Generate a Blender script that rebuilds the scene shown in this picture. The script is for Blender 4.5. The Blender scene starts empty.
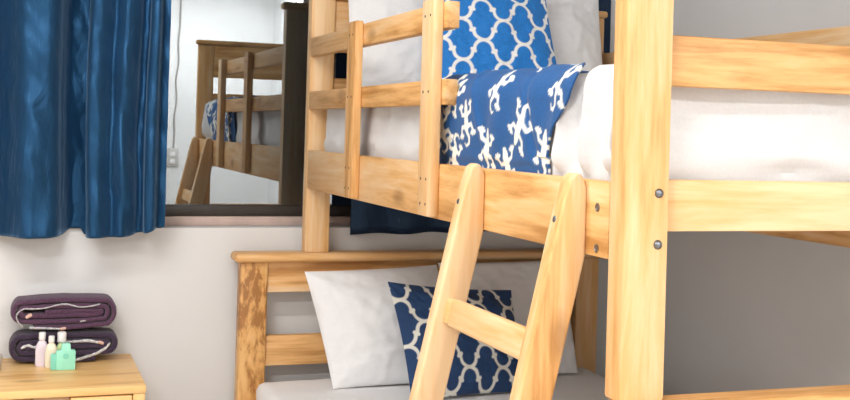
import bpy, bmesh, math, random
from mathutils import Vector, Matrix, noise
random.seed(7)
S = bpy.context.scene
COL = S.collection
PI = math.pi

# ------------------------------------------------------------ materials
def newmat(name):
    m = bpy.data.materials.new(name); m.use_nodes = True
    nt = m.node_tree; b = nt.nodes['Principled BSDF']
    return m, nt, b

def N(nt, typ, **kw):
    n = nt.nodes.new(typ)
    for k, v in kw.items(): setattr(n, k, v)
    return n

def ramp(nt, stops):
    r = nt.nodes.new('ShaderNodeValToRGB'); e = r.color_ramp.elements
    e[0].position, e[0].color = stops[0][0], (*stops[0][1], 1)
    e[1].position, e[1].color = stops[-1][0], (*stops[-1][1], 1)
    for p, c in stops[1:-1]:
        x = e.new(p); x.color = (*c, 1)
    return r

def bump(nt, b, src, strength, dist):
    bp = N(nt, 'ShaderNodeBump'); bp.inputs['Strength'].default_value = strength
    bp.inputs['Distance'].default_value = dist
    nt.links.new(src, bp.inputs['Height']); nt.links.new(bp.outputs[0], b.inputs['Normal'])

def wood(name, axis, light, mid, dark, rough=.42, knots=.5, contrast=1.0, streak=1.0, stretch=.09, bias=.0):
    m, nt, b = newmat(name); L = nt.links.new
    tc = N(nt, 'ShaderNodeTexCoord'); oi = N(nt, 'ShaderNodeObjectInfo')
    add = N(nt, 'ShaderNodeVectorMath', operation='MULTIPLY_ADD')
    cb = N(nt, 'ShaderNodeCombineXYZ')
    for i in range(3): L(oi.outputs['Random'], cb.inputs[i])
    L(cb.outputs[0], add.inputs[0]); add.inputs[1].default_value = (7, 5, 9); L(tc.outputs['Object'], add.inputs[2])
    mp = N(nt, 'ShaderNodeMapping'); sc = [1, 1, 1]; sc[axis] = stretch
    mp.inputs['Scale'].default_value = sc; L(add.outputs[0], mp.inputs[0])
    # slow warp so that the grain meanders
    w = N(nt, 'ShaderNodeTexNoise'); w.inputs['Scale'].default_value = 9; w.inputs['Detail'].default_value = 2
    L(mp.outputs[0], w.inputs[0])
    wa = N(nt, 'ShaderNodeVectorMath', operation='MULTIPLY_ADD'); wa.inputs[1].default_value = (.07, .07, .07)
    L(w.outputs['Color'], wa.inputs[0]); L(mp.outputs[0], wa.inputs[2])
    g = N(nt, 'ShaderNodeTexNoise'); g.inputs['Scale'].default_value = 34 * streak; g.inputs['Detail'].default_value = 6
    g.inputs['Roughness'].default_value = .62; L(wa.outputs[0], g.inputs[0])
    big = N(nt, 'ShaderNodeTexNoise'); big.inputs['Scale'].default_value = 7; big.inputs['Detail'].default_value = 2
    L(wa.outputs[0], big.inputs[0])
    mx = N(nt, 'ShaderNodeMath', operation='MULTIPLY_ADD'); L(g.outputs['Fac'], mx.inputs[0]); mx.inputs[1].default_value = .55
    mb = N(nt, 'ShaderNodeMath', operation='MULTIPLY'); L(big.outputs['Fac'], mb.inputs[0]); mb.inputs[1].default_value = .45
    L(mb.outputs[0], mx.inputs[2])
    k = .16 / contrast
    r = ramp(nt, [(.5 - k + bias, dark), (.5 - k * .25 + bias, mid), (.5 + k * .8 + bias, light)])
    L(mx.outputs[0], r.inputs[0])
    # knots
    mk = N(nt, 'ShaderNodeMapping'); sk = [1, 1, 1]; sk[axis] = .45; mk.inputs['Scale'].default_value = sk
    L(add.outputs[0], mk.inputs[0])
    v = N(nt, 'ShaderNodeTexVoronoi'); v.inputs['Scale'].default_value = 6.5; L(mk.outputs[0], v.inputs[0])
    kr = ramp(nt, [(.06, (1, 1, 1)), (.16, (0, 0, 0))]); L(v.outputs['Distance'], kr.inputs[0])
    km = N(nt, 'ShaderNodeMath', operation='MULTIPLY'); L(kr.outputs[0], km.inputs[0]); km.inputs[1].default_value = knots
    mix = N(nt, 'ShaderNodeMix', data_type='RGBA'); L(km.outputs[0], mix.inputs['Factor'])
    L(r.outputs[0], mix.inputs['A']); mix.inputs['B'].default_value = (dark[0] * .55, dark[1] * .5, dark[2] * .5, 1)
    L(mix.outputs['Result'], b.inputs['Base Color'])
    b.inputs['Roughness'].default_value = rough
    bump(nt, b, mx.outputs[0], .12, .01)
    return m

PL, PM, PD = (.87, .61, .355), (.78, .44, .17), (.50, .23, .06)
pine = [wood('pine_' + 'xyz'[i], i, PL, PM, PD, contrast=1.15, rough=.5, bias=.004) for i in range(3)]
rustic = wood('rustic_pine', 2, (.80, .48, .19), (.70, .37, .12), (.38, .16, .04), knots=.25, contrast=1.8, streak=1.5, stretch=.40, bias=.0)
oakish = wood('nightstand_wood', 0, (.92, .62, .29), (.87, .54, .21), (.66, .35, .11), rough=.4, contrast=1.1)
oakz = wood('nightstand_wood_upright', 2, (.92, .62, .29), (.87, .54, .21), (.66, .35, .11), rough=.3, contrast=1.2)

def plain(name, c, rough=.6, metal=0, nscale=0, namp=.06, bstr=0, bdist=.002, sheen=0):
    m, nt, b = newmat(name); b.inputs['Roughness'].default_value = rough; b.inputs['Metallic'].default_value = metal
    if sheen: b.inputs['Sheen Weight'].default_value = sheen
    if nscale:
        tc = N(nt, 'ShaderNodeTexCoord'); n = N(nt, 'ShaderNodeTexNoise'); n.inputs['Scale'].default_value = nscale
        n.inputs['Detail'].default_value = 5; nt.links.new(tc.outputs['Object'], n.inputs[0])
        lo = tuple(max(0, x * (1 - namp)) for x in c); hi = tuple(min(1, x * (1 + namp)) for x in c)
        r = ramp(nt, [(.3, lo), (.7, hi)]); nt.links.new(n.outputs['Fac'], r.inputs[0]); nt.links.new(r.outputs[0], b.inputs['Base Color'])
        if bstr: bump(nt, b, n.outputs['Fac'], bstr, bdist)
    else: b.inputs['Base Color'].default_value = (*c, 1)
    return m

wallm = plain('painted_plaster', (.745, .745, .745), .75, nscale=3.5, namp=.025, bstr=.05)
ceilm = plain('ceiling_paint', (.8, .8, .79), .8, nscale=5, namp=.02)
sillm = plain('sill_paint', (.55, .42, .37), .4, nscale=14, namp=.15)
framem = plain('dark_window_frame', (.035, .026, .022), .4, nscale=20, namp=.2)
whitem = plain('white_cotton', (.86, .86, .87), .85, nscale=260, namp=.03, bstr=.12, bdist=.001, sheen=.2)
quiltm = plain('white_quilt_cotton', (.70, .70, .71), .85, nscale=180, namp=.03, bstr=.2, bdist=.0015, sheen=.2)
boltm = plain('zinc_bolt', (.22, .23, .25), .35, 1)
holem = plain('bolt_recess', (.05, .04, .03), .8)
plasticm = plain('white_plastic', (.55, .53, .50), .35, nscale=8, namp=.03)
cablem = plain('cable_plastic', (.36, .34, .32), .5, nscale=8, namp=.05)
mintm = plain('mint_plastic', (.33, .80, .62), .3, nscale=30, namp=.06)
mintd = plain('mint_seal', (.22, .66, .52), .3, nscale=30, namp=.05)
creamm = plain('cream_lotion', (.85, .76, .60), .25, nscale=30, namp=.06)
lilacm = plain('pale_lilac_plastic', (.74, .66, .74), .3, nscale=30, namp=.05)
capm = plain('white_cap', (.84, .84, .84), .3, nscale=30, namp=.03)
greenm = plain('yellow_green_lotion', (.62, .78, .38), .25, nscale=30, namp=.05)
rodm = plain('brushed_steel', (.5, .5, .5), .3, 1, nscale=40, namp=.1)

# bath towel: deep plum terry cloth
def terry(name, c):
    m, nt, b = newmat(name); tc = N(nt, 'ShaderNodeTexCoord')
    n = N(nt, 'ShaderNodeTexNoise'); n.inputs['Scale'].default_value = 330; n.inputs['Detail'].default_value = 3
    nt.links.new(tc.outputs['Object'], n.inputs[0])
    r = ramp(nt, [(.32, tuple(x * .55 for x in c)), (.68, tuple(min(1, x * 1.7) for x in c))])
    nt.links.new(n.outputs['Fac'], r.inputs[0]); nt.links.new(r.outputs[0], b.inputs['Base Color'])
    b.inputs['Roughness'].default_value = .95; b.inputs['Sheen Weight'].default_value = .15
    bump(nt, b, n.outputs['Fac'], .7, .004)
    return m
plumm = terry('plum_terry', (.080, .034, .072)); plum2 = terry('dark_plum_terry', (.038, .022, .048))
trimm = terry('pale_hem', (.55, .55, .56)); pinkm = plain('peach_hem_end', (.75, .50, .42), .9, nscale=100)

# satin curtain
def satin(name, c, rough=.36, metal=0):
    m, nt, b = newmat(name); L = nt.links.new; tc = N(nt, 'ShaderNodeTexCoord')
    mp = N(nt, 'ShaderNodeMapping'); mp.inputs['Scale'].default_value = (1, 1, .35); L(tc.outputs['Object'], mp.inputs[0])
    n = N(nt, 'ShaderNodeTexNoise'); n.inputs['Scale'].default_value = 16; n.inputs['Detail'].default_value = 4; n.inputs['Distortion'].default_value = 1.2
    L(mp.outputs[0], n.inputs[0])
    t = N(nt, 'ShaderNodeTexNoise'); t.inputs['Scale'].default_value = 300; L(tc.outputs['Object'], t.inputs[0])
    r = ramp(nt, [(.3, tuple(x * .86 for x in c)), (.7, tuple(x * 1.12 for x in c))]); L(t.outputs['Fac'], r.inputs[0])
    L(r.outputs[0], b.inputs['Base Color'])
    b.inputs['Roughness'].default_value = rough; b.inputs['Sheen Weight'].default_value = .35
    b.inputs['Sheen Tint'].default_value = (.35, .6, .9, 1); b.inputs['Specular IOR Level'].default_value = .7
    b.inputs['Specular Tint'].default_value = (.35, .65, 1, 1); b.inputs['Metallic'].default_value = metal
    bump(nt, b, n.outputs['Fac'], .55, .012)
    return m
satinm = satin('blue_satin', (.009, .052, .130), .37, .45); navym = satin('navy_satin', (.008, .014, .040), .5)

# two-colour printed cloth: the print is a colour attribute laid out on the cloth itself
def printed(name, ground, ink, rough=.75, sheen=.1):
    m, nt, b = newmat(name); L = nt.links.new
    a = N(nt, 'ShaderNodeAttribute', attribute_name='ink'); tc = N(nt, 'ShaderNodeTexCoord')
    t = N(nt, 'ShaderNodeTexNoise'); t.inputs['Scale'].default_value = 240; L(tc.outputs['Object'], t.inputs[0])
    r = ramp(nt, [(.3, tuple(x * .85 for x in ground)), (.7, tuple(min(1, x * 1.15) for x in ground))]); L(t.outputs['Fac'], r.inputs[0])
    mix = N(nt, 'ShaderNodeMix', data_type='RGBA'); L(a.outputs['Fac'], mix.inputs['Factor']); L(r.outputs[0], mix.inputs['A'])
    mix.inputs['B'].default_value = (*ink, 1); L(mix.outputs['Result'], b.inputs['Base Color'])
    b.inputs['Roughness'].default_value = rough; b.inputs['Sheen Weight'].default_value = sheen
    bump(nt, b, t.outputs['Fac'], .2, .001)
    return m
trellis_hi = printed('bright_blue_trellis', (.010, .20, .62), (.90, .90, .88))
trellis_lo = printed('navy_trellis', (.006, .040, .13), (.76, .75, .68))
geckom = printed('gecko_print', (.005, .083, .27), (.90, .89, .80))

def glassm():
    m = bpy.data.materials.new('night_window_glass'); m.use_nodes = True; nt = m.node_tree; nt.nodes.clear()
    o = N(nt, 'ShaderNodeOutputMaterial'); mx = N(nt, 'ShaderNodeMixShader'); mx.inputs[0].default_value = .225
    tr = N(nt, 'ShaderNodeBsdfTransparent'); tr.inputs[0].default_value = (.75, .8, .8, 1)
    gl = N(nt, 'ShaderNodeBsdfGlossy'); gl.inputs['Roughness'].default_value = .0; gl.inputs['Color'].default_value = (.93, .97, 1, 1)
    nt.links.new(tr.outputs[0], mx.inputs[1]); nt.links.new(gl.outputs[0], mx.inputs[2]); nt.links.new(mx.outputs[0], o.inputs[0])
    return m
glass = glassm()
def tile():
    m, nt, b = newmat('floor_tile'); tc = N(nt, 'ShaderNodeTexCoord'); br = N(nt, 'ShaderNodeTexBrick')
    br.offset = 0; br.inputs['Scale'].default_value = 1; br.inputs['Brick Width'].default_value = .45; br.inputs['Row Height'].default_value = .45
    br.inputs['Mortar Size'].default_value = .004
    br.inputs['Color1'].default_value = (.55, .50, .44, 1); br.inputs['Color2'].default_value = (.50, .46, .41, 1); br.inputs['Mortar'].default_value = (.25, .23, .21, 1)
    nt.links.new(tc.outputs['Object'], br.inputs[0]); nt.links.new(br.outputs[0], b.inputs['Base Color']); b.inputs['Roughness'].default_value = .35
    return m
tilem = tile()
lampm, _nt, _b = newmat('lit_tube'); _b.inputs['Emission Color'].default_value = (1, .97, .93, 1); _b.inputs['Emission Strength'].default_value = 6
_b.inputs['Base Color'].default_value = (.9, .9, .9, 1)

# ------------------------------------------------------------ builders
def link(name, me, mats, parent=None, smooth=True, kind=None):
    for m in (mats if isinstance(mats, (list, tuple)) else [mats]): me.materials.append(m)
    if smooth:
        for p in me.polygons: p.use_smooth = True
        try: me.set_sharp_from_angle(angle=math.radians(40))
        except Exception: pass
    o = bpy.data.objects.new(name, me); COL.objects.link(o)
    if parent is not None:
        w = parent
        off = Vector((0, 0, 0))
        while w is not None: off += w.location; w = w.parent
        me.transform(Matrix.Translation(-off)); o.parent = parent
    if kind: o['kind'] = kind
    return o

def box(bm, a, b, bev=.004, seg=2):
    """axis-aligned bevelled box from corner a to corner b"""
    t = bmesh.new(); bmesh.ops.create_cube(t, size=1)
    for v in t.verts:
        v.co = Vector([(a[i] + b[i]) / 2 + v.co[i] * abs(b[i] - a[i]) for i in range(3)])
    if bev: bmesh.ops.bevel(t, geom=list(t.edges), offset=bev, segments=seg, affect='EDGES', profile=.5)
    m = bpy.data.meshes.new('t'); t.to_mesh(m); bm.from_mesh(m); bpy.data.meshes.remove(m); t.free()

def prism(bm, pts, d0, d1, axis=1, bev=.004, seg=2):
    """outline pts (two remaining axes) extruded along axis from d0 to d1"""
    t = bmesh.new()
    def P(p, d):
        c = list(p); c.insert(axis, d); return c
    v0 = [t.verts.new(P(p, d0)) for p in pts]; v1 = [t.verts.new(P(p, d1)) for p in pts]
    t.faces.new(v0); t.faces.new(list(reversed(v1))); n = len(pts)
    for i in range(n): t.faces.new([v0[i], v1[i], v1[(i + 1) % n], v0[(i + 1) % n]])
    bmesh.ops.recalc_face_normals(t, faces=t.faces)
    if bev: bmesh.ops.bevel(t, geom=list(t.edges), offset=bev, segments=seg, affect='EDGES', profile=.5, clamp_overlap=True)
    m = bpy.data.meshes.new('t'); t.to_mesh(m); bm.from_mesh(m); bpy.data.meshes.remove(m); t.free()

def fin(bm, name, mats, parent=None, **k):
    me = bpy.data.meshes.new(name); bm.to_mesh(me); bm.free(); return link(name, me, mats, parent, **k)

def bx(name, a, b, mat, parent=None, bev=.004, **k):
    bm = bmesh.new(); box(bm, a, b, bev); return fin(bm, name, mat, parent, **k)

def revolve(name, prof, loc, mat, parent=None, seg=24, axis='Z'):
    bm = bmesh.new(); rings = []
    for r, h in prof:
        ring = []
        for i in range(seg):
            a = 2 * PI * i / seg; c = (r * math.cos(a), r * math.sin(a), h)
            if axis == 'X': c = (-c[2], c[0], c[1])
            if axis == 'Y': c = (c[0], -c[2], c[1])
            ring.append(bm.verts.new(Vector(loc) + Vector(c)))
        rings.append(ring)
    for a, b in zip(rings, rings[1:]):
        for i in range(seg): bm.faces.new([a[i], a[(i + 1) % seg], b[(i + 1) % seg], b[i]])
    bm.faces.new(rings[0][::-1]); bm.faces.new(rings[-1]); bmesh.ops.recalc_face_normals(bm, faces=bm.faces)
    return fin(bm, name, mat, parent)

def thing(name, loc, label, cat, group=None):
    o = bpy.data.objects.new(name, None); COL.objects.link(o); o.location = loc; o.empty_display_size = .1
    return tag(o, label, cat, group)
def tag(o, label, cat, group=None):
    o['label'] = label; o['category'] = cat
    if group: o['group'] = group
    return o

def grid_mesh(name, nu, nv, fn, mat, parent=None, attr=None, thick=0):
    """fn(u,v)->Vector on [0,1]^2; attr(u,v)->float gives the printed ink"""
    vs = [fn(i / nu, j / nv) for j in range(nv + 1) for i in range(nu + 1)]
    fs = [(j * (nu + 1) + i, j * (nu + 1) + i + 1, (j + 1) * (nu + 1) + i + 1, (j + 1) * (nu + 1) + i) for j in range(nv) for i in range(nu)]
    me = bpy.data.meshes.new(name); me.from_pydata(vs, [], fs); me.update()
    if attr:
        at = me.attributes.new('ink', 'FLOAT', 'POINT')
        at.data.foreach_set('value', [attr(i / nu, j / nv) for j in range(nv + 1) for i in range(nu + 1)])
    o = link(name, me, mat, parent)
    if thick:
        s = o.modifiers.new('s', 'SOLIDIFY'); s.thickness = thick; s.offset = 0
    return o

def sstep(a, b, x):
    t = min(1, max(0, (x - a) / (b - a))); return t * t * (3 - 2 * t)

# ------------------------------------------------------------ room shell
X0, X1, Y0, Y1, H = -3.0, 1.16, -5.6, .10, 2.6
WX0, WX1, WZ0, WZ1 = -1.75, 1.10, .975, 2.25      # window opening
bx('floor', (X0 - .1, Y0 - .1, -.1), (X1 + .1, Y1 + .25, 0), tilem, bev=0, kind='structure', smooth=False)
bx('ceiling', (X0 - .1, Y0 - .1, H), (X1 + .1, Y1 + .25, H + .1), ceilm, bev=0, kind='structure', smooth=False)
bm = bmesh.new()
box(bm, (X0 - .1, Y1, 0), (WX0, Y1 + .2, H), 0); box(bm, (WX1, Y1, 0), (X1 + .1, Y1 + .2, H), 0)
box(bm, (WX0, Y1, 0), (WX1, Y1 + .2, WZ0), 0); box(bm, (WX0, Y1, WZ1), (WX1, Y1 + .2, H), 0)
fin(bm, 'wall_back', wallm, kind='structure', smooth=False)
bx('wall_right', (X1, Y0 - .1, 0), (X1 + .1, Y1, H), wallm, bev=0, kind='structure', smooth=False)
bx('wall_left', (X0 - .1, Y0 - .1, 0), (X0, Y1, H), wallm, bev=0, kind='structure', smooth=False)
bx('wall_front', (X0, Y0 - .1, 0), (X1, Y0, H), wallm, bev=0, kind='structure', smooth=False)
for nm, a, b in (('baseboard_back', (X0, Y1 - .012, 0), (X1, Y1, .09)), ('baseboard_right', (X1 - .012, Y0, 0), (X1, Y1 - .012, .09)),
                 ('baseboard_left', (X0, Y0, 0), (X0 + .012, Y1 - .012, .09)), ('baseboard_front', (X0 + .012, Y0, 0), (X1 - .012, Y0 + .012, .09))):
    bx(nm, a, b, sillm, bev=.002, kind='structure')
# window: brown outer sill piece, dark sash, one large pane
win = bpy.data.objects.new('window_1', None); COL.objects.link(win); win.location = ((WX0 + WX1) / 2, .2, WZ0); win['kind'] = 'structure'
bx('sill', (WX0, .172, WZ0), (WX1, .215, WZ0 + .030), sillm, win, bev=.004)
bm = bmesh.new()
box(bm, (WX0, .185, WZ0 + .030), (WX1, .225, WZ0 + .066), .003); box(bm, (WX0, .185, WZ1 - .05), (WX1, .225, WZ1), .003)
box(bm, (WX0, .185, WZ0 + .06), (WX0 + .05, .225, WZ1 - .04), .003); box(bm, (WX1 - .04, .185, WZ0 + .06), (WX1, .225, WZ1 - .04), .003)
fin(bm, 'window_frame', framem, win)
bx('pane', (WX0 + .045, .203, WZ0 + .062), (WX1 - .035, .207, WZ1 - .045), glass, win, bev=0, smooth=False)

# ------------------------------------------------------------ bunk bed
bed = thing('bunk_bed', (.42, -1, 0), 'pine bunk bed with a wide lower bed, narrower top bunk and slanted side ladder', 'bunk bed')
PX, PY, PZ = pine
def sub(o, label): o['label'] = label; return o
PW, PDp, UR = .079, .048, 1.045      # upper post width, depth, right outer x
LX0, LX1 = -.201, 1.050              # lower bed outer x
CAPZ0, CAPZ1 = .876, .905
FZ = .895                            # top of the foot cap
# lower head end
def lower_end(y0, y1, capa, capb, nm):
    CAPZ1 = .905 if nm == 'head' else FZ; CAPZ0 = CAPZ1 - .029
    for i, (a, b) in enumerate(((LX0, LX0 + .086), (LX1 - .086, LX1))):
        p = bx('bed_post', (a, y0, 0), (b, y1, CAPZ0 if not (nm == 'foot' and i == 0) else .779), rustic if (nm == 'head' and i == 0) else PZ, bed, bev=.006)
        if nm == 'head' and i == 0: sub(p, 'rustic knotty post with deep dark grain')
    bm = bmesh.new(); box(bm, (LX0 - .022 if nm == 'head' else -.004, capa, CAPZ0), (LX1 + .015, capb, CAPZ1), .0135, 4)
    fin(bm, 'head_cap' if nm == 'head' else 'foot_cap', PX, bed)
    ym = (y0 + y1) / 2
    bx(nm + 'board_rail', (LX0 + (.086 if nm == 'head' else .0), ym - .014, .779), (LX1 - .086, ym + .014, CAPZ0), PX, bed, bev=.003)
    bx(nm + 'board_rail', (LX0 + .086, ym - .014, .548), (LX1 - .086, ym + .014, .643), PX, bed, bev=.004)
    bx(nm + 'board_rail', (LX0 + .086, ym - .014, .24), (LX1 - .086, ym + .014, .36), PX, bed, bev=.004)
lower_end(0, .055, -.022, .075, 'head')
lower_end(-2.01, -1.960, -2.03, -1.953, 'foot')
for a in (LX0 + .01, LX1 - .04):
    bx('lower_side_rail', (a, -1.955, .24), (a + .03, 0, .36), PY, bed)
for k in range(9):
    y = -1.86 + k * .22
    bx('bed_slat', (LX0 + .04, y - .04, .27), (LX1 - .04, y + .04, .288), PX, bed, bev=.002)
# upper posts standing on the lower caps
TOP = 1.711
for x in (0, UR - PW):
    for y in (0, -2.0):
        p = bx('upper_post', (x, y, CAPZ1 if y == 0 else FZ), (x + PW, y + PDp, TOP), PZ, bed, bev=.005)
        if y < -1 :
            for z in ((1.215, 1.136) if x == 0 else (1.215, 1.136)):
                revolve('bolt', [(.0075, 0), (.0075, .001), (.0062, .0035), (.003, .005), (.0005, .0055)], (x + (.060 if x == 0 else .019), y, z), boltm, p, 20, 'Y')
# boards and caps at both ends of the top bunk
for nm, y, ym in (('head', 0, .026), ('foot', -2.0, -1.966)):
    bm = bmesh.new(); box(bm, (-.012, y - .006, TOP), (UR + .012, y + PDp + .006, TOP + .024), .010, 4)
    fin(bm, 'upper_' + nm + '_cap', PX, bed)
    for z0, z1 in ((1.545, 1.711), (1.382, 1.462), (1.154, 1.235)):
        bx('upper_' + nm + '_rail', (PW, ym - .014, z0), (UR - PW, ym + .014, z1), PX, bed, bev=.004)
# side rails
T = .030
sr = bx('upper_side_rail', (0, -1.952, 1.108), (T, 0, 1.229), PY, bed, bev=.004)
for z in (1.187, 1.122):
    revolve('bolt', [(.0072, -.001), (.0072, .0008), (.005, .0012), (.0045, .0005), (.0005, .0005)], (0, -1.916, z), boltm, sr, 20, 'X')
bx('upper_side_rail', (UR - T, -1.952, 1.05), (UR, 0, 1.229), PY, bed)
for k in range(12):
    y = -1.86 + k * .158
    bx('bed_slat', (T, y - .035, 1.150), (UR - T, y + .035, 1.166), PX, bed, bev=.002)
# guard on the wall side
for z0, z1 in ((1.526, 1.585), (1.359, 1.415)):
    bx('guard_rail', (UR - T, -1.952, z0), (UR, 0, z1), PY, bed)
# guard on the ladder side: two rails and two slats screwed on outside
GE = -1.215
for z0, z1 in ((1.526, 1.585), (1.359, 1.415)):
    bx('guard_rail', (0, GE, z0), (T, 0, z1), PY, bed, bev=.003)
for y in (-.585, -1.197):
    o = bx('guard_slat', (-.024, y, 1.113), (0, y + .078, 1.592), PZ, bed, bev=.0045)
    for z in (1.555, 1.387, 1.195, 1.140):
        for dy in (.022, .056):
            revolve('screw', [(.0032, -.0005), (.0032, .0004), (.001, .0006)], (-.024, y + dy, z), holem, o, 10, 'X')
# ladder
def stile(yc):
    w = .036
    # outline in x,z: cut upright where it lies against the side rail, then slanting out to the floor
    slope = .222
    pts = [(0, 1.105), (0, 1.215), (-.008, 1.236), (-.020, 1.241), (-.032, 1.232), (-.044, 1.190)]
    xb = -.044 - slope * 1.19
    pts += [(xb + .0, 0), (xb + .059, 0)]
    # inner edge starts leaving the rail below it
    pts = [(p[0], p[1]) for p in pts]
    bm = bmesh.new(); prism(bm, pts, yc - w / 2, yc + w / 2, 1, .006, 3)
    o = fin(bm, 'ladder_stile', PZ, bed)
    revolve('bolt', [(.007, 0), (.007, .001), (.004, .004), (.0005, .005)], (-.0475, yc, 1.163), boltm, o, 18, 'X')
    return o
stile(-1.438); stile(-1.864)
for z in (.952, .70, .45, .20):
    xc = -.044 - .222 * (1.19 - z) + .036
    bm = bmesh.new()
    prism(bm, [(xc - .022, z - .026), (xc + .006, z - .026), (xc + .006 - .0, z + .026), (xc - .012, z + .026)], -1.846, -1.478, 1, .006, 3)
    prism(bm, [(xc - .022, z - .022), (xc + .004, z - .022), (xc + .004, z + .024), (xc - .014, z + .024)], -1.48, -1.452, 1, .004, 2)
    fin(bm, 'ladder_rung', PY, bed)

# ------------------------------------------------------------ bedding
def soft_box(name, a, b, r, n, disp, mat, attr=None):
    """rounded box with n cells per 10 cm, displaced by disp(p, normal)->Vector"""
    a = Vector(a); b = Vector(b); c = (a + b) / 2; h = (b - a) / 2
    bm = bmesh.new(); bmesh.ops.create_cube(bm, size=2)
    cuts = [max(2, int(h[i] * 2 * 10 * n)) for i in range(3)]
    for i in range(3):
        es = [e for e in bm.edges if abs(abs((e.verts[0].co - e.verts[1].co)[i]) - 2) < 1e-4 and abs((e.verts[0].co - e.verts[1].co).length - 2) < 1e-4]
        bmesh.ops.subdivide_edges(bm, edges=es, cuts=cuts[i], use_grid_fill=True)
    for v in bm.verts:
        p = Vector([v.co[i] * h[i] for i in range(3)])
        q = Vector([min(max(p[i], -(h[i] - r)), h[i] - r) for i in range(3)])
        d = p - q
        nn = d.normalized() if d.length > 1e-9 else Vector((0, 0, 1))
        if d.length > 1e-9: p = q + nn * r
        v.co = c + p + disp(c + p, nn)
    bmesh.ops.recalc_face_normals(bm, faces=bm.faces)
    return fin(bm, name, mat)

def nz(p, s, o=0): return noise.noise(Vector((p[0] * s[0] + o, p[1] * s[1] + o * 1.7, p[2] * s[2] - o)))

def dlow(p, n):
    d = .003 * nz(p, (9, 9, 9)) + .002 * nz(p, (30, 12, 20), 4)
    # a pulled crease across the sheet
    d += .005 * math.exp(-((p.y + .62 + .25 * (p.x - .6)) / .012) ** 2) * sstep(.2, .5, p.x) * (1 if n.z > .5 else 0)
    return n * d
low = soft_box('mattress', (-.148, -1.92, .292), (LX1 - .045, -.004, .508), .028, 4, dlow, whitem)
tag(low, 'wide lower bunk mattress in a white fitted sheet', 'mattress')
QX0, QX1, QY0, QY1, QZ0, QZ1 = .040, UR - .040, -1.938, -.022, 1.170, 1.412
def dquilt(p, n):
    d = Vector((0, 0, 0))
    w = .006 * nz(p, (7, 7, 7)) + .003 * nz(p, (22, 22, 22), 3)
    d += n * w
    if n.z > .6: d *= .6
    d += n * .012 * sstep(-1.76, -1.82, p.y) * sstep(1.36, 1.40, p.z) * (1 if n.z > 0 else 0)
    if n.x < -.3:                       # ladder side: upright gathered folds near the foot, bunching at the head
        f = sstep(-1.62, -1.74, p.y); up_ = sstep(1.225, 1.26, p.z)
        d.x -= up_ * f * (.010 + .014 * (1 - 2 * abs(math.sin(p.y * 33 + 5 * (p.z - 1.3)))) + .004 * math.sin(p.y * 131 - 16 * p.z))
        g = sstep(-1.15, -1.0, p.y) * math.exp(-((p.z - 1.255 - .01 * math.sin(p.y * 31)) / .016) ** 2)
        d.x -= g * .014 * (.6 + .6 * nz(p, (3, 22, 3), 5))
        d.x += .007 * math.sin(p.y * 40 + 30 * p.z) * sstep(-1.15, -.9, p.y) * .4
    if n.y < -.3:                       # foot end: long soft sags
        d.y -= .013 * math.sin(34 * p.z + 6.5 * p.x + 4 * nz(p, (3, 3, 3))) + .010 * math.exp(-((p.z - 1.262 - .035 * p.x) / .010) ** 2)
        d.y += .010 * nz(p, (4, 1, 17), 8) + .008 * nz(p, (9, 1, 30), 2)
    if p.z < 1.24:                      # tucked in behind the rails
        d *= .4
    d.x = max(d.x, (.0345 - p.x) if (p.z < 1.245 or p.y > GE - .02) else (.012 - p.x)) if p.x < .3 else min(d.x, .005)
    if p.y < -1.8: d.y = max(d.y, -1.948 - p.y)
    if p.y > -.2: d.y = min(d.y, -.008 - p.y)
    return d
quilt = soft_box('quilt', (QX0, QY0, QZ0), (QX1, QY1, QZ1), .055, 9, dquilt, quiltm)
tag(quilt, 'white quilt covering the top bunk, hanging rumpled behind the foot rails', 'quilt')

# gecko throw laid across the top bunk
def seg(p, a, b, ra, rb):
    ax, ay = a; bx_, by = b; dx, dy = bx_ - ax, by - ay; L2 = dx * dx + dy * dy
    t = max(0, min(1, ((p[0] - ax) * dx + (p[1] - ay) * dy) / L2)) if L2 else 0
    return math.hypot(p[0] - ax - t * dx, p[1] - ay - t * dy) - (ra + (rb - ra) * t)
GK = [((0, .36), (0, .47), .085, .05), ((0, .27), (0, .36), .05, .07), ((0, .27), (0, -.05), .085, .10), ((0, -.05), (0, -.16), .10, .05),
      ((0, -.16), (.07, -.30), .05, .036), ((.07, -.30), (.03, -.43), .036, .028), ((.03, -.43), (-.10, -.47), .028, .02), ((-.10, -.47), (-.16, -.40), .02, .012)]
for s in (-1, 1):
    GK += [((s * .05, .2), (s * .20, .24), .038, .03), ((s * .20, .24), (s * .24, .36), .03, .03)]
    for a in (-.9, -.3, .3, .9): GK.append(((s * .24, .36), (s * .24 + .10 * math.sin(a), .36 + .10 * math.cos(a)), .02, .024))
    GK += [((s * .05, -.06), (s * .21, -.04), .042, .032), ((s * .21, -.04), (s * .25, -.17), .032, .028)]
    for a in (-.9, -.3, .3, .9): GK.append(((s * .25, -.17), (s * .25 + .10 * math.sin(a), -.17 - .10 * math.cos(a)), .02, .024))
GK = [((a[0] * 1.4, a[1]), (b[0] * 1.4, b[1]), ra * 1.3, rb * 1.3) for a, b, ra, rb in GK]
def gecko(px, py, g):
    cx, cy, ang, L, fl = g
    dx, dy = px - cx, py - cy
    if dx * dx + dy * dy > (L * .85) ** 2: return 0
    c, s = math.cos(ang), math.sin(ang)
    q = ((dx * c + dy * s) / L * fl, (-dx * s + dy * c) / L)
    d = min(seg(q, *k) for k in GK) * L
    v = 1 - sstep(-.0008, .0012, d)
    if d < -.003 and noise.noise(Vector((px * 260, py * 260, cx))) > .25: v *= .86      # fine print speckle on the back
    return v
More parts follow.
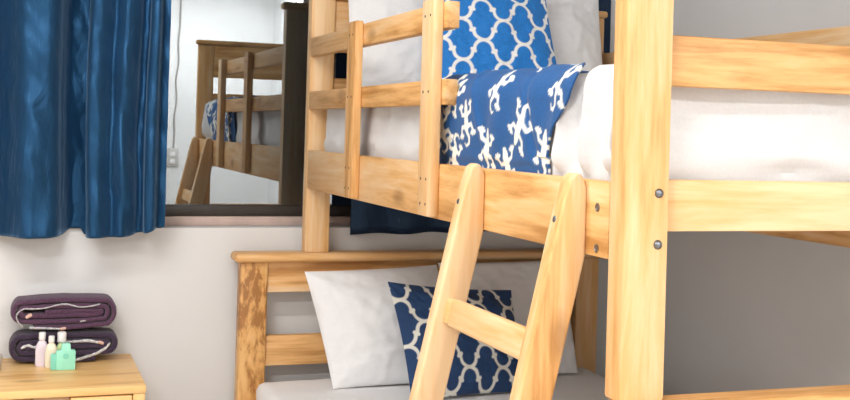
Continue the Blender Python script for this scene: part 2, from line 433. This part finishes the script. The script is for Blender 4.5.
# centres on the cloth: a = distance along the bed (-y), s = height on the hanging side, beyond the edge it runs onto the top
TY0, TY1 = -1.055, -1.765
GS = [(1.190, 1.375, -.55, .096, 1), (1.285, 1.318, .15, .096, 1), (1.435, 1.385, -.45, .092, -1), (1.560, 1.320, 2.45, .098, 1),
      (1.205, 1.255, 2.9, .092, 1), (1.150, 1.300, .3, .095, 1), (1.390, 1.262, -.25, .092, 1), (1.490, 1.225, .3, .095, -1),
      (1.655, 1.262, -.3, .092, 1), (1.715, 1.385, -.35, .096, 1)]
random.seed(11)
for i in range(6):
    for j in range(10):
        GS.append((1.16 + i * .125 + (.06 if j % 2 else 0), 1.50 + j * .105, random.uniform(-PI, PI), .105, random.choice((-1, 1))))
cells = {}
for g in GS:
    for a in range(int((g[0] - .09) // .05), int((g[0] + .09) // .05) + 1):
        for b in range(int((g[1] - .09) // .05), int((g[1] + .09) // .05) + 1): cells.setdefault((a, b), []).append(g)
R_ = .06
def throw_xz(s):
    """s = 1.19.. : height up the ladder side, round the edge and over the top, down the far side"""
    ztop = 1.424; xs = .032
    z_ = ztop - R_; arc = R_ * PI / 2; flat = (UR - .036) - xs - 2 * R_
    if s < z_: return xs, s, -1, 0
    t = s - z_
    if t < arc:
        a = t / R_; return xs + R_ * (1 - math.cos(a)), z_ + R_ * math.sin(a), -math.cos(a), math.sin(a)
    t -= arc
    if t < flat: return xs + R_ + t, ztop, 0, 1
    t -= flat
    if t < arc:
        a = t / R_; return xs + R_ + flat + R_ * math.sin(a), z_ + R_ * math.cos(a), math.sin(a), math.cos(a)
    t -= arc
    return UR - .036, z_ - t, 1, 0
SMAX = 1.19 + .0 + (1.424 - R_ - 1.19) + R_ * PI + (UR - .036 - .030 - 2 * R_) + .13
def tcoord(u, v):
    s = 1.19 + (SMAX - 1.19) * v
    y1 = TY1 + .105 * (1 - sstep(1.22, 1.40, s)) + .012 * math.sin(s * 40)
    y1 += .30 * sstep(1.41, 1.56, s)
    y0 = TY0 + .008 * math.sin(s * 21)
    return y0 + (y1 - y0) * u, s
def throw(u, v):
    y, s = tcoord(u, v); x, z, nx, nzz = throw_xz(s)
    p = Vector((x, y, z)); side = 1 if nx < -.3 else 0
    w = .004 * noise.noise(Vector((y * 13, s * 5, 1))) + .003 * math.sin(y * 42 + s * 9) * (1 if side else .3)
    e = .005 * sstep(.86, 1, u) * (1 - sstep(1.38, 1.44, s))
    w *= .3 + .7 * sstep(1.23, 1.28, s)
    if side: w += .007 * (math.exp(-((y + 1.36 - .5 * (s - 1.3)) / .012) ** 2) - math.exp(-((y + 1.60 - .35 * (s - 1.3)) / .015) ** 2)) * sstep(1.23, 1.28, s)
    p += Vector((nx, 0, nzz)) * (w + e * (1 if s > 1.26 else 0) + .001 + .005 * sstep(1.26, 1.32, s))
    p.x = max(p.x, .0345 - .0145 * sstep(1.235, 1.275, p.z)) if p.x < .4 else min(p.x, UR - .034)
    return p
def ink_gecko(u, v):
    y, s = tcoord(u, v)
    k = (int(-y // .05), int(s // .05)); r = 0
    for g in cells.get(k, ()): r = max(r, gecko(-y, s, g))
    return r
th = grid_mesh('bed_throw', 250, 480, throw, geckom, attr=ink_gecko, thick=.004)
tag(th, 'blue bed throw printed with pale geckos, laid across the top bunk', 'throw')

# pillows and cushions from four corners
TR = .225
TRP = [(TR * math.sin(a), .5 - TR + TR * math.cos(a)) for a in [i * PI / 20 for i in range(0, 11)]] + [(TR, .268), (.292, .272), (.25, .25), (.208, .228), (.5 - TR, .232)] + \
      [(.5 - TR * math.cos(a), TR - TR * math.sin(a)) for a in [i * PI / 20 for i in range(0, 11)]]
def trellis(cu, cv, lw=.040):
    u = abs((cu + .5) % 1 - .5); v = abs((cv + .5) % 1 - .5)
    d = min(seg((u, v), a, b, 0, 0) for a, b in zip(TRP, TRP[1:]))
    return 1 - sstep(lw - .012, lw + .012, d)
def cushion(name, BL, BR, TR, TL, T, mat, label, cat, res=40, pinch=.05, cell=None, rot=0, seed=0, group=None, wr=1.0, bow=.0, off=(0, 0)):
    BL, BR, TR, TL = map(Vector, (BL, BR, TR, TL))
    nrm = (BR - BL).cross(TL - BL).normalized()           # faces the room (-y)
    W = (BR - BL).length; Hh = (TL - BL).length
    n = res; vs = []; ink = []
    def pt(i, j, side):
        a = -1 + 2 * i / n; b = -1 + 2 * j / n
        a = math.sin(a * PI / 2) * .5 + a * .5; b = math.sin(b * PI / 2) * .5 + b * .5
        ea = 1 - pinch * (1 - b * b) ; eb = 1 - pinch * (1 - a * a)     # sides bow in between the pointed corners
        ua = (a * ea + 1) / 2; vb = (b * eb + 1) / 2
        p = (BL * (1 - ua) + BR * ua) * (1 - vb) + (TL * (1 - ua) + TR * ua) * vb
        h = (max(0, 1 - abs(a) ** 2.2) ** .62) * (max(0, 1 - abs(b) ** 2.2) ** .62)
        q = Vector((a * 2.2 * W / .45, b * 2.2 * Hh / .4, seed * 3.1 + side))
        w = wr * (.011 * noise.noise(q) + .005 * noise.noise(q * 2.7) + .0022 * noise.noise(q * 6))
        # creases running in from the corners
        r = min(1, (1 - abs(a)) + (1 - abs(b)))
        w += wr * .005 * (1 - r) * math.sin(math.atan2(1.05 - abs(b), 1.05 - abs(a)) * 9 + seed)
        hh = T / 2 * h + w * min(1, h * 2.2)
        p = p + nrm * (side * hh)
        return p, (ua - .5) * W, (vb - .5) * Hh
    idx = {}
    for side in (1, -1):
        for j in range(n + 1):
            for i in range(n + 1):
                edge = i in (0, n) or j in (0, n)
                if side == -1 and edge: idx[(side, i, j)] = idx[(1, i, j)]; continue
                p, lu, lv = pt(i, j, side); idx[(side, i, j)] = len(vs); vs.append(p)
                if cell:
                    c, s = math.cos(rot), math.sin(rot)
                    ink.append(trellis((lu * c + lv * s) / cell[0] + off[0], (-lu * s + lv * c) / cell[1] + off[1]))
    fs = []
    for side in (1, -1):
        for j in range(n):
            for i in range(n):
                f = [idx[(side, i, j)], idx[(side, i + 1, j)], idx[(side, i + 1, j + 1)], idx[(side, i, j + 1)]]
                fs.append(f if side == 1 else f[::-1])
    me = bpy.data.meshes.new(name); me.from_pydata(vs, [], fs); me.update()
    if cell:
        at = me.attributes.new('ink', 'FLOAT', 'POINT'); at.data.foreach_set('value', ink)
    o = link(name, me, mat)
    return tag(o, label, cat, group)

cushion('pillow', (.058, -.175, .510), (.49, -.175, .512), (.426, -.055, .868), (-.012, -.055, .852), .13, whitem,
        'white pillow at the left of the lower headboard, its left half uncovered', 'pillow', 60, .022, wr=1.15, seed=1)
cushion('pillow', (.52, -.160, .514), (.900, -.150, .516), (.885, -.055, .880), (.432, -.050, .874), .13, whitem,
        'white pillow on the lower bed behind the ladder, right of the other', 'pillow', 60, .022, wr=1.15, seed=2)
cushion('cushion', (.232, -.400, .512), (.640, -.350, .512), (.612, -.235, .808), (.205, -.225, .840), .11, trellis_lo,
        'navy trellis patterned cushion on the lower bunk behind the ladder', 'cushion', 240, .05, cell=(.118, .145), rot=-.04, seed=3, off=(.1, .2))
cushion('pillow', (.085, -.165, 1.42), (.56, -.165, 1.42), (.54, -.075, 1.80), (.088, -.075, 1.80), .13, whitem,
        'white pillow on the top bunk behind the slatted guard rail', 'pillow', 60, .022, wr=1.15, seed=4)
cushion('pillow', (.575, -.165, 1.42), (.965, -.165, 1.42), (.972, -.085, 1.772), (.56, -.085, 1.772), .13, whitem,
        'white pillow on the top bunk to the right of the blue cushion', 'pillow', 60, .022, wr=1.15, seed=6)
cushion('cushion', (.315, -.345, 1.425), (.722, -.345, 1.428), (.690, -.245, 1.800), (.282, -.245, 1.775), .11, trellis_hi,
        'bright blue trellis patterned cushion on the top bunk', 'cushion', 240, .05, cell=(.128, .128), rot=-.10, seed=5, off=(.42, -.16))

# ------------------------------------------------------------ curtains
def interp(tab, x):
    if x <= tab[0][0]: return tab[0][1]
    for (a, b), (c, d) in zip(tab, tab[1:]):
        if x <= c:
            t = (x - a) / (c - a); t = t * t * (3 - 2 * t); return b + (d - b) * t
    return tab[-1][1]
FOLD = [(-1.62, .03), (-1.50, .07), (-1.40, .0), (-1.30, .06), (-1.20, .0), (-1.10, .075), (-1.0, .0), (-.940, .065), (-.900, .030), (-.850, -.034), (-.790, -.036), (-.757, -.010), (-.742, .040), (-.715, .088), (-.660, .088),
        (-.650, .040), (-.672, -.005), (-.664, -.040), (-.640, -.042), (-.612, -.018), (-.596, -.010), (-.568, -.038), (-.535, -.012), (-.518, .018), (-.500, .012), (-.497, -.026), (-.475, -.034),
        (-.462, .012), (-.458, -.002), (-.440, -.012)]
_L = [0]
for a, b in zip(FOLD, FOLD[1:]): _L.append(_L[-1] + math.hypot(b[0] - a[0], b[1] - a[1]) + .3 * abs(b[0] - a[0]))
def foldpt(u):
    t = u * _L[-1]; k = 0
    while k < len(FOLD) - 2 and _L[k + 1] < t: k += 1
    f = (t - _L[k]) / (_L[k + 1] - _L[k]); P = [Vector(FOLD[min(len(FOLD) - 1, max(0, k + d))]) for d in (-1, 0, 1, 2)]
    return .5 * ((2 * P[1]) + (P[2] - P[0]) * f + (2 * P[0] - 5 * P[1] + 4 * P[2] - P[3]) * f * f + (3 * P[1] - P[0] - 3 * P[2] + P[3]) * f ** 3)
HEM = [(-1.62, .965), (-.90, .958), (-.80, .957), (-.745, .960), (-.712, .975), (-.685, .975), (-.672, .957), (-.60, .958), (-.55, .960), (-.50, .970), (-.455, .984), (-.425, .992)]
def curtL(u, v):
    q = foldpt(u); x = q.x
    z0 = interp(HEM, x); z = z0 + (2.28 - z0) * v
    a = (z - .96)
    y = -.005 + q.y * (1 - .12 * v)
    y += .010 * noise.noise(Vector((x * 16, z * 3.2, 2))) + .004 * noise.noise(Vector((x * 30 + z * 14, z * 12, 7)))
    y += .010 * noise.noise(Vector((x * 10 + z * 7, z * 6 - x * 5, 4))) * (1.2 - v)
    y += .006 * math.sin(60 * x + 22 * z) * math.exp(-((x + .56) / .08) ** 2) * (1 - v)
    return Vector((x + .008 * math.sin(a * 5 + x * 6) * (1 - v) * sstep(-.44, -.50, x), min(y, .088), z))
c1 = grid_mesh('curtain', 520, 160, curtL, satinm, thick=.002)
tag(c1, 'shiny blue satin curtain hanging over the left side of the window', 'curtain')
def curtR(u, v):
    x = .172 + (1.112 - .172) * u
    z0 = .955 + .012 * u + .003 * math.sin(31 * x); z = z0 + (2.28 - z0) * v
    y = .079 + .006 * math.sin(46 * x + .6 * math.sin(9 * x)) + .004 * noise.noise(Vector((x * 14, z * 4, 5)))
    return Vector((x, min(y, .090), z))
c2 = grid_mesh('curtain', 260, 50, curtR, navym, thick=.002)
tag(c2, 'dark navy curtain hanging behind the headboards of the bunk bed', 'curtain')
rod = thing('curtain_rod', (-.3, .05, 2.30), 'steel curtain rod above the window carrying both curtains', 'curtain rod')
revolve('rod', [(.011, -1.5), (.011, 1.42)], (-.3, .045, 2.30), rodm, rod, 16, 'X')
for x in (-1.7, 1.08):
    revolve('bracket', [(.007, -.045), (.007, -.0), (.02, -.0)][:2], (x, .055, 2.30), rodm, rod, 12, 'Y')

# ------------------------------------------------------------ nightstand
NX0, NX1, NY0, NY1, NZ = -1.105, -.518, -.363, .085, .590
ns = thing('nightstand', ((NX0 + NX1) / 2, (NY0 + NY1) / 2, 0), 'low wooden bedside cabinet with two drawers side by side, against the wall', 'bedside cabinet')
bx('tabletop', (NX0, NY0, NZ - .022), (NX1, NY1, NZ), oakish, ns, bev=.003)
for x in (NX0 + .002, NX1 - .034):
    for y in (NY0 + .003, NY1 - .04):
        bx('leg', (x, y, 0), (x + .032, y + .034, NZ - .022), oakz, ns, bev=.003)
for x in (NX0 + .006, NX1 - .022):
    bx('side_panel', (x, NY0 + .037, .10), (x + .016, NY1 - .04, NZ - .022), oakz, ns, bev=.001)
bx('back_panel', (NX0 + .034, NY1 - .02, .10), (NX1 - .034, NY1 - .008, NZ - .022), oakish, ns, bev=.001)
bx('centre_stile', (-.808, NY0 + .012, .10), (-.716, NY0 + .030, NZ - .022), plain('stile_wood', (.50, .30, .16), .5, nscale=18, namp=.12), ns, bev=.001)
bx('bottom_shelf', (NX0 + .034, NY0 + .02, .09), (NX1 - .034, NY1 - .02, .108), oakish, ns, bev=.001)
for a, b in ((NX0 + .036, -.810), (-.714, NX1 - .036)):
    for z0, z1 in ((.345, NZ - .026), (.112, .335)):
        d = bx('drawer', (a, NY0 + .002, z0), (b, NY0 + .30, z1), oakish, ns, bev=.003)
        revolve('knob', [(.006, 0), (.006, .010), (.013, .016), (.013, .022), (.006, .026)], ((a + b) / 2, NY0 + .002, (z0 + z1) / 2), oakz, d, 20, 'Y')

# ------------------------------------------------------------ towels: flattened rolls lying one on the other
def towel(cx, cz, w, h, turns, y0, y1, mat, label, flip=1, phase=0.0, seed=0):
    t = thing('folded_towel', (cx, (y0 + y1) / 2, cz - h / 2), label, 'towel', 'folded bath towels')
    th_ = h / (2 * turns + 1.0) * 1.02
    # centre line of the cloth: a flattened spiral
    pts = []; n = int(64 * turns)
    for i in range(n + 1):
        a = 2 * PI * i / 64.
        k = i / 64.
        hh = h / 2 - th_ * .5 - th_ * k * .98; ww = w / 2 - th_ * .5 - th_ * k * 1.05
        ca, sa = math.cos(a + phase), math.sin(a + phase)
        hh = max(hh, .002)
        # stadium: straight runs with round ends
        ex = (ww - hh) * max(-1, min(1, ca * 1.9)) + hh * ca
        pts.append((flip * ex, hh * sa + .0025 * noise.noise(Vector((ex * 22, k * 3, seed)))))
    bm = bmesh.new(); ny = 14; rings = []
    def prof(i):
        a = Vector(pts[max(0, i - 1)]); b = Vector(pts[min(n, i + 1)]); d = (b - a).normalized(); nn = Vector((-d.y, d.x)); return Vector(pts[i]), nn
    # cross-section of each strip: a soft rounded slab along y
    sec = []
    for q in range(ny):
        an = 2 * PI * q / ny
        sec.append((math.copysign(abs(math.cos(an)) ** .35, math.cos(an)), math.copysign(abs(math.sin(an)) ** .6, math.sin(an))))
    for i in range(n + 1):
        p, nn = prof(i); ring = []
        jy = .003 * noise.noise(Vector((i * .07, seed, 0)))
        tt = th_ * .47 * (1 + .10 * noise.noise(Vector((i * .1, seed, 3))))
        for c, s in sec:
            y = (y0 + y1) / 2 + c * ((y1 - y0) / 2) + jy
            o = nn * (s * tt)
            ring.append(bm.verts.new((cx + p.x + o.x, y, cz + p.y + o.y)))
        rings.append(ring)
    for a, b in zip(rings, rings[1:]):
        for q in range(ny): bm.faces.new([a[q], a[(q + 1) % ny], b[(q + 1) % ny], b[q]])
    bm.faces.new(rings[0]); bm.faces.new(rings[-1][::-1]); bmesh.ops.recalc_face_normals(bm, faces=bm.faces)
    fin(bm, 'cloth', mat, t)
    return t, pts, prof, th_
TYA, TYB = -.030, .072
def strip(t, name, pts, wd, y0, mat):
    bm = bmesh.new(); prev = None; n = 10
    P = []
    for k in range(len(pts) - 1):
        a, b = Vector(pts[k]), Vector(pts[k + 1]); p0 = Vector(pts[max(0, k - 1)]); p3 = Vector(pts[min(len(pts) - 1, k + 2)])
        for q in range(n):
            u = q / n; P.append(.5 * ((2 * a) + (b - p0) * u + (2 * p0 - 5 * a + 4 * b - p3) * u * u + (3 * a - p0 - 3 * b + p3) * u ** 3))
    P.append(Vector(pts[-1]))
    for i, p in enumerate(P):
        d = (P[min(len(P) - 1, i + 1)] - P[max(0, i - 1)]).normalized(); nn = Vector((-d.y, d.x))
        w = wd * (1 + .4 * noise.noise(Vector((i * .3, wd * 900, 1)))) * (.5 if i in (0, len(P) - 1) else 1)
        ring = [bm.verts.new((p.x + nn.x * s_ * w, y0 + yy, p.y + nn.y * s_ * w)) for s_, yy in ((-1, .012), (-.8, -.001), (0, -.0035), (.8, -.001), (1, .012))]
        if prev:
            for q in range(4): bm.faces.new([prev[q], prev[q + 1], ring[q + 1], ring[q]])
            bm.faces.new([prev[4], prev[0], ring[0], ring[4]])
        else: bm.faces.new(ring)
        prev = ring
    bm.faces.new(prev[::-1]); bmesh.ops.recalc_face_normals(bm, faces=bm.faces)
    fin(bm, name, mat, t)
t1, p1, f1, h1 = towel(-.714, .6405, .330, .102, 2.2, TYA, TYB, plum2, 'dark plum rolled towel lying on the bedside cabinet, lower of the two', -1, -1.9, 1)
strip(t1, 'hem', [(-.839, .638), (-.82, .646), (-.803, .640), (-.776, .641)], .0045, TYA, trimm)
strip(t1, 'hem', [(-.737, .652), (-.698, .653), (-.653, .654), (-.622, .648)], .0040, TYA, trimm)
strip(t1, 'hem', [(-.691, .597), (-.658, .606), (-.624, .618), (-.601, .632), (-.590, .646)], .0040, TYA, trimm)
strip(t1, 'hem_end', [(-.625, .650), (-.616, .648), (-.608, .644)], .0050, TYA - .001, pinkm)
t2, p2, f2, h2 = towel(-.726, .7400, .320, .108, 2.6, TYA - .004, TYB, plumm, 'purple rolled towel on top of the other rolled towel', 1, -1.9, 2)
strip(t2, 'hem', [(-.836, .700), (-.849, .716), (-.853, .735), (-.836, .752), (-.807, .752), (-.776, .754), (-.741, .762), (-.713, .763), (-.679, .755), (-.645, .757), (-.622, .762)], .0024, TYA - .004, trimm)
strip(t2, 'hem', [(-.818, .697), (-.788, .696), (-.755, .694), (-.733, .692)], .0034, TYA - .004, trimm)
strip(t2, 'hem', [(-.677, .712), (-.670, .7135), (-.661, .714)], .0028, TYA - .004, trimm)
strip(t2, 'hem_end', [(-.733, .692), (-.724, .693), (-.716, .695)], .0048, TYA - .005, pinkm)
strip(t2, 'hem_end', [(-.828, .727), (-.820, .732), (-.811, .735)], .0050, TYA - .005, pinkm)

# ------------------------------------------------------------ toiletries
def bottle(cx, cy, w, d, h, mat, label, cap_h, cap_r, cmat, cat='bottle'):
    t = thing('toiletry_bottle', (cx, cy, NZ), label, cat, None)
    bm = bmesh.new(); rings = []; sg = 28
    for f, z in ((.80, 0), (.97, .003), (1, .012), (1, h * .62), (.92, h * .76), (.66, h * .90), (.42, h * .96), (.40, h)):
        ring = []
        for i in range(sg):
            a = 2 * PI * i / sg
            ex = math.copysign(abs(math.cos(a)) ** .7, math.cos(a)); ey = math.copysign(abs(math.sin(a)) ** .7, math.sin(a))
            ring.append(bm.verts.new((cx + w / 2 * f * ex, cy + d / 2 * f * ey, NZ + z)))
        rings.append(ring)
    for a, b in zip(rings, rings[1:]):
        for i in range(sg): bm.faces.new([a[i], a[(i + 1) % sg], b[(i + 1) % sg], b[i]])
    bm.faces.new(rings[0][::-1]); bm.faces.new(rings[-1]); bmesh.ops.recalc_face_normals(bm, faces=bm.faces)
    fin(bm, 'bottle_body', mat, t)
    revolve('cap', [(cap_r * .96, 0), (cap_r, .002), (cap_r, cap_h - .002), (cap_r * .88, cap_h)], (cx, cy, NZ + h), cmat, t, 22)
    return t
bottle(-.782, -.060, .036, .020, .078, lilacm, 'pale lilac toiletry bottle, leftmost of the bottles by the rolled towels', .021, .0095, capm)
bottle(-.757, -.084, .034, .020, .074, creamm, 'small cream toiletry bottle between the lilac one and the mint green ones', .018, .0085, capm)
bottle(-.728, -.060, .032, .019, .070, greenm, 'small yellow-green toiletry bottle with a white cap, behind the square mint one', .028, .0125, capm)
so = thing('toiletry_bottle', (-.718, -.115, NZ), 'square mint green toiletry bottle standing in front of the others', 'bottle')
prof = [(-.0255, 0), (.0255, 0), (.0265, .004), (.0265, .052), (.024, .056), (.013, .057), (.0125, .070), (.010, .076), (-.010, .076), (-.0125, .070), (-.013, .057), (-.024, .056), (-.0265, .052), (-.0265, .004)]
bm = bmesh.new(); prism(bm, [(-.718 + x, NZ + z) for x, z in prof], -.126, -.106, 1, .003, 2); fin(bm, 'bottle_body', mintm, so)
revolve('seal', [(.008, 0), (.0075, .0012), (.001, .0014)], (-.718, -.126, NZ + .040), mintd, so, 20, 'Y')
bm = bmesh.new(); prism(bm, [(-.0125, 0), (.0125, 0), (.0125, .046), (-.0125, .046)], 0, .018, 1, .003, 2)
bm.transform(Matrix.Translation((-.748, -.121, NZ)) @ Matrix.Rotation(-.25, 4, 'Z'))
so2 = tag(fin(bm, 'soap_box', mintd), 'narrow mint green soap box leaning beside the square mint bottle', 'soap')
cup = thing('drinking_cup', (-.915, -.10, NZ), 'pale cup at the left edge of the bedside cabinet top', 'cup')
revolve('cup_body', [(.022, 0), (.024, .002), (.028, .046), (.0265, .0465), (.0225, .004), (.001, .004)], (-.915, -.10, NZ), plasticm, cup, 28)

# ------------------------------------------------------------ far wall seen in the glass: switch and cable
sw = thing('light_switch', (.347, Y0, 1.02), 'white double light switch on the far wall, mirrored in the window', 'light switch')
bx('switch_plate', (.30, Y0, .955), (.40, Y0 + .012, 1.10), plasticm, sw, bev=.003)
for z in (.975, 1.035): bx('rocker', (.33, Y0 + .012, z), (.37, Y0 + .018, z + .035), capm, sw, bev=.002)
bm = bmesh.new(); prev = None
for i in range(60):
    z = 1.10 + (H - 1.10) * i / 59; x = .355 + .035 * (i / 59) + .008 * math.sin(i * .5) * math.exp(-((i - 20) / 18) ** 2)
    ring = [bm.verts.new((x + .007 * math.cos(a), Y0 + .008 + .007 * math.sin(a), z)) for a in [k * PI / 4 for k in range(8)]]
    if prev:
        for q in range(8): bm.faces.new([prev[q], prev[(q + 1) % 8], ring[(q + 1) % 8], ring[q]])
    prev = ring
bmesh.ops.recalc_face_normals(bm, faces=bm.faces)
tag(fin(bm, 'wall_cable', cablem), 'grey cable running up the far wall from the light switch', 'cable')

# ------------------------------------------------------------ ceiling lamp and two added fill lamps
def lamp(cx, cy, power, size, label):
    t = thing('ceiling_lamp_or_fill', (cx, cy, H), label, 'ceiling lamp', 'ceiling lamps')
    bx('lamp_housing', (cx - size / 2 - .03, cy - .09, H - .05), (cx + size / 2 + .03, cy + .09, H), plasticm, t, bev=.004)
    bx('diffuser', (cx - size / 2, cy - .07, H - .075), (cx + size / 2, cy + .07, H - .049), lampm, t, bev=.006)
    l = bpy.data.lights.new('lamp_light', 'AREA'); l.shape = 'RECTANGLE'; l.size = size; l.size_y = .14; l.energy = power; l.color = (1, .985, .97)
    o = bpy.data.objects.new('lamp_light', l); COL.objects.link(o); o.location = (cx, cy, H - .078)
    return o
lamp(.45, -4.75, 37, 1.2, 'ceiling lamp near the far wall behind the photographer')
lamp(-1.8, -3.3, 28, 1.2, 'added fill lamp over the open left side of the room')  # added to brighten the right wall, no known fixture here
lamp(-1.1, -1.6, 12, 1.2, 'added fill lamp between the window and the middle of the room')  # invented fixture that lifts the dim back and left of the room

w = bpy.data.worlds.new('night'); S.world = w; w.use_nodes = True
w.node_tree.nodes['Background'].inputs[0].default_value = (.01, .013, .02, 1); w.node_tree.nodes['Background'].inputs[1].default_value = .3

# ------------------------------------------------------------ camera
yaw, pitch, roll, f, cy = .3443, .0076, .0291, 1143.38, 122.5
cam = bpy.data.cameras.new('camera'); co = bpy.data.objects.new('camera', cam); COL.objects.link(co)
Fv = Vector((math.sin(yaw) * math.cos(pitch), math.cos(yaw) * math.cos(pitch), math.sin(pitch)))
Rv = Vector((math.cos(yaw), -math.sin(yaw), 0)); Uv = Rv.cross(Fv)
Rr = Rv * math.cos(roll) + Uv * math.sin(roll); Ur = Rv.cross(Fv) * math.cos(roll) - Rv * math.sin(roll)
M = Matrix((Rr, Ur, -Fv)).transposed().to_4x4()
co.matrix_world = Matrix.Translation((-.875, -3.5327, 1.30)) @ M
cam.sensor_width = 36; cam.lens = f * 36 / 850; cam.shift_x = 0; cam.shift_y = -(200 - cy) / 850
cam.clip_start = .02
S.camera = co
vs = S.view_settings; vs.view_transform = 'Standard'; vs.look = 'None'; vs.gamma = 1; vs.use_curve_mapping = False; vs.exposure = 1.0
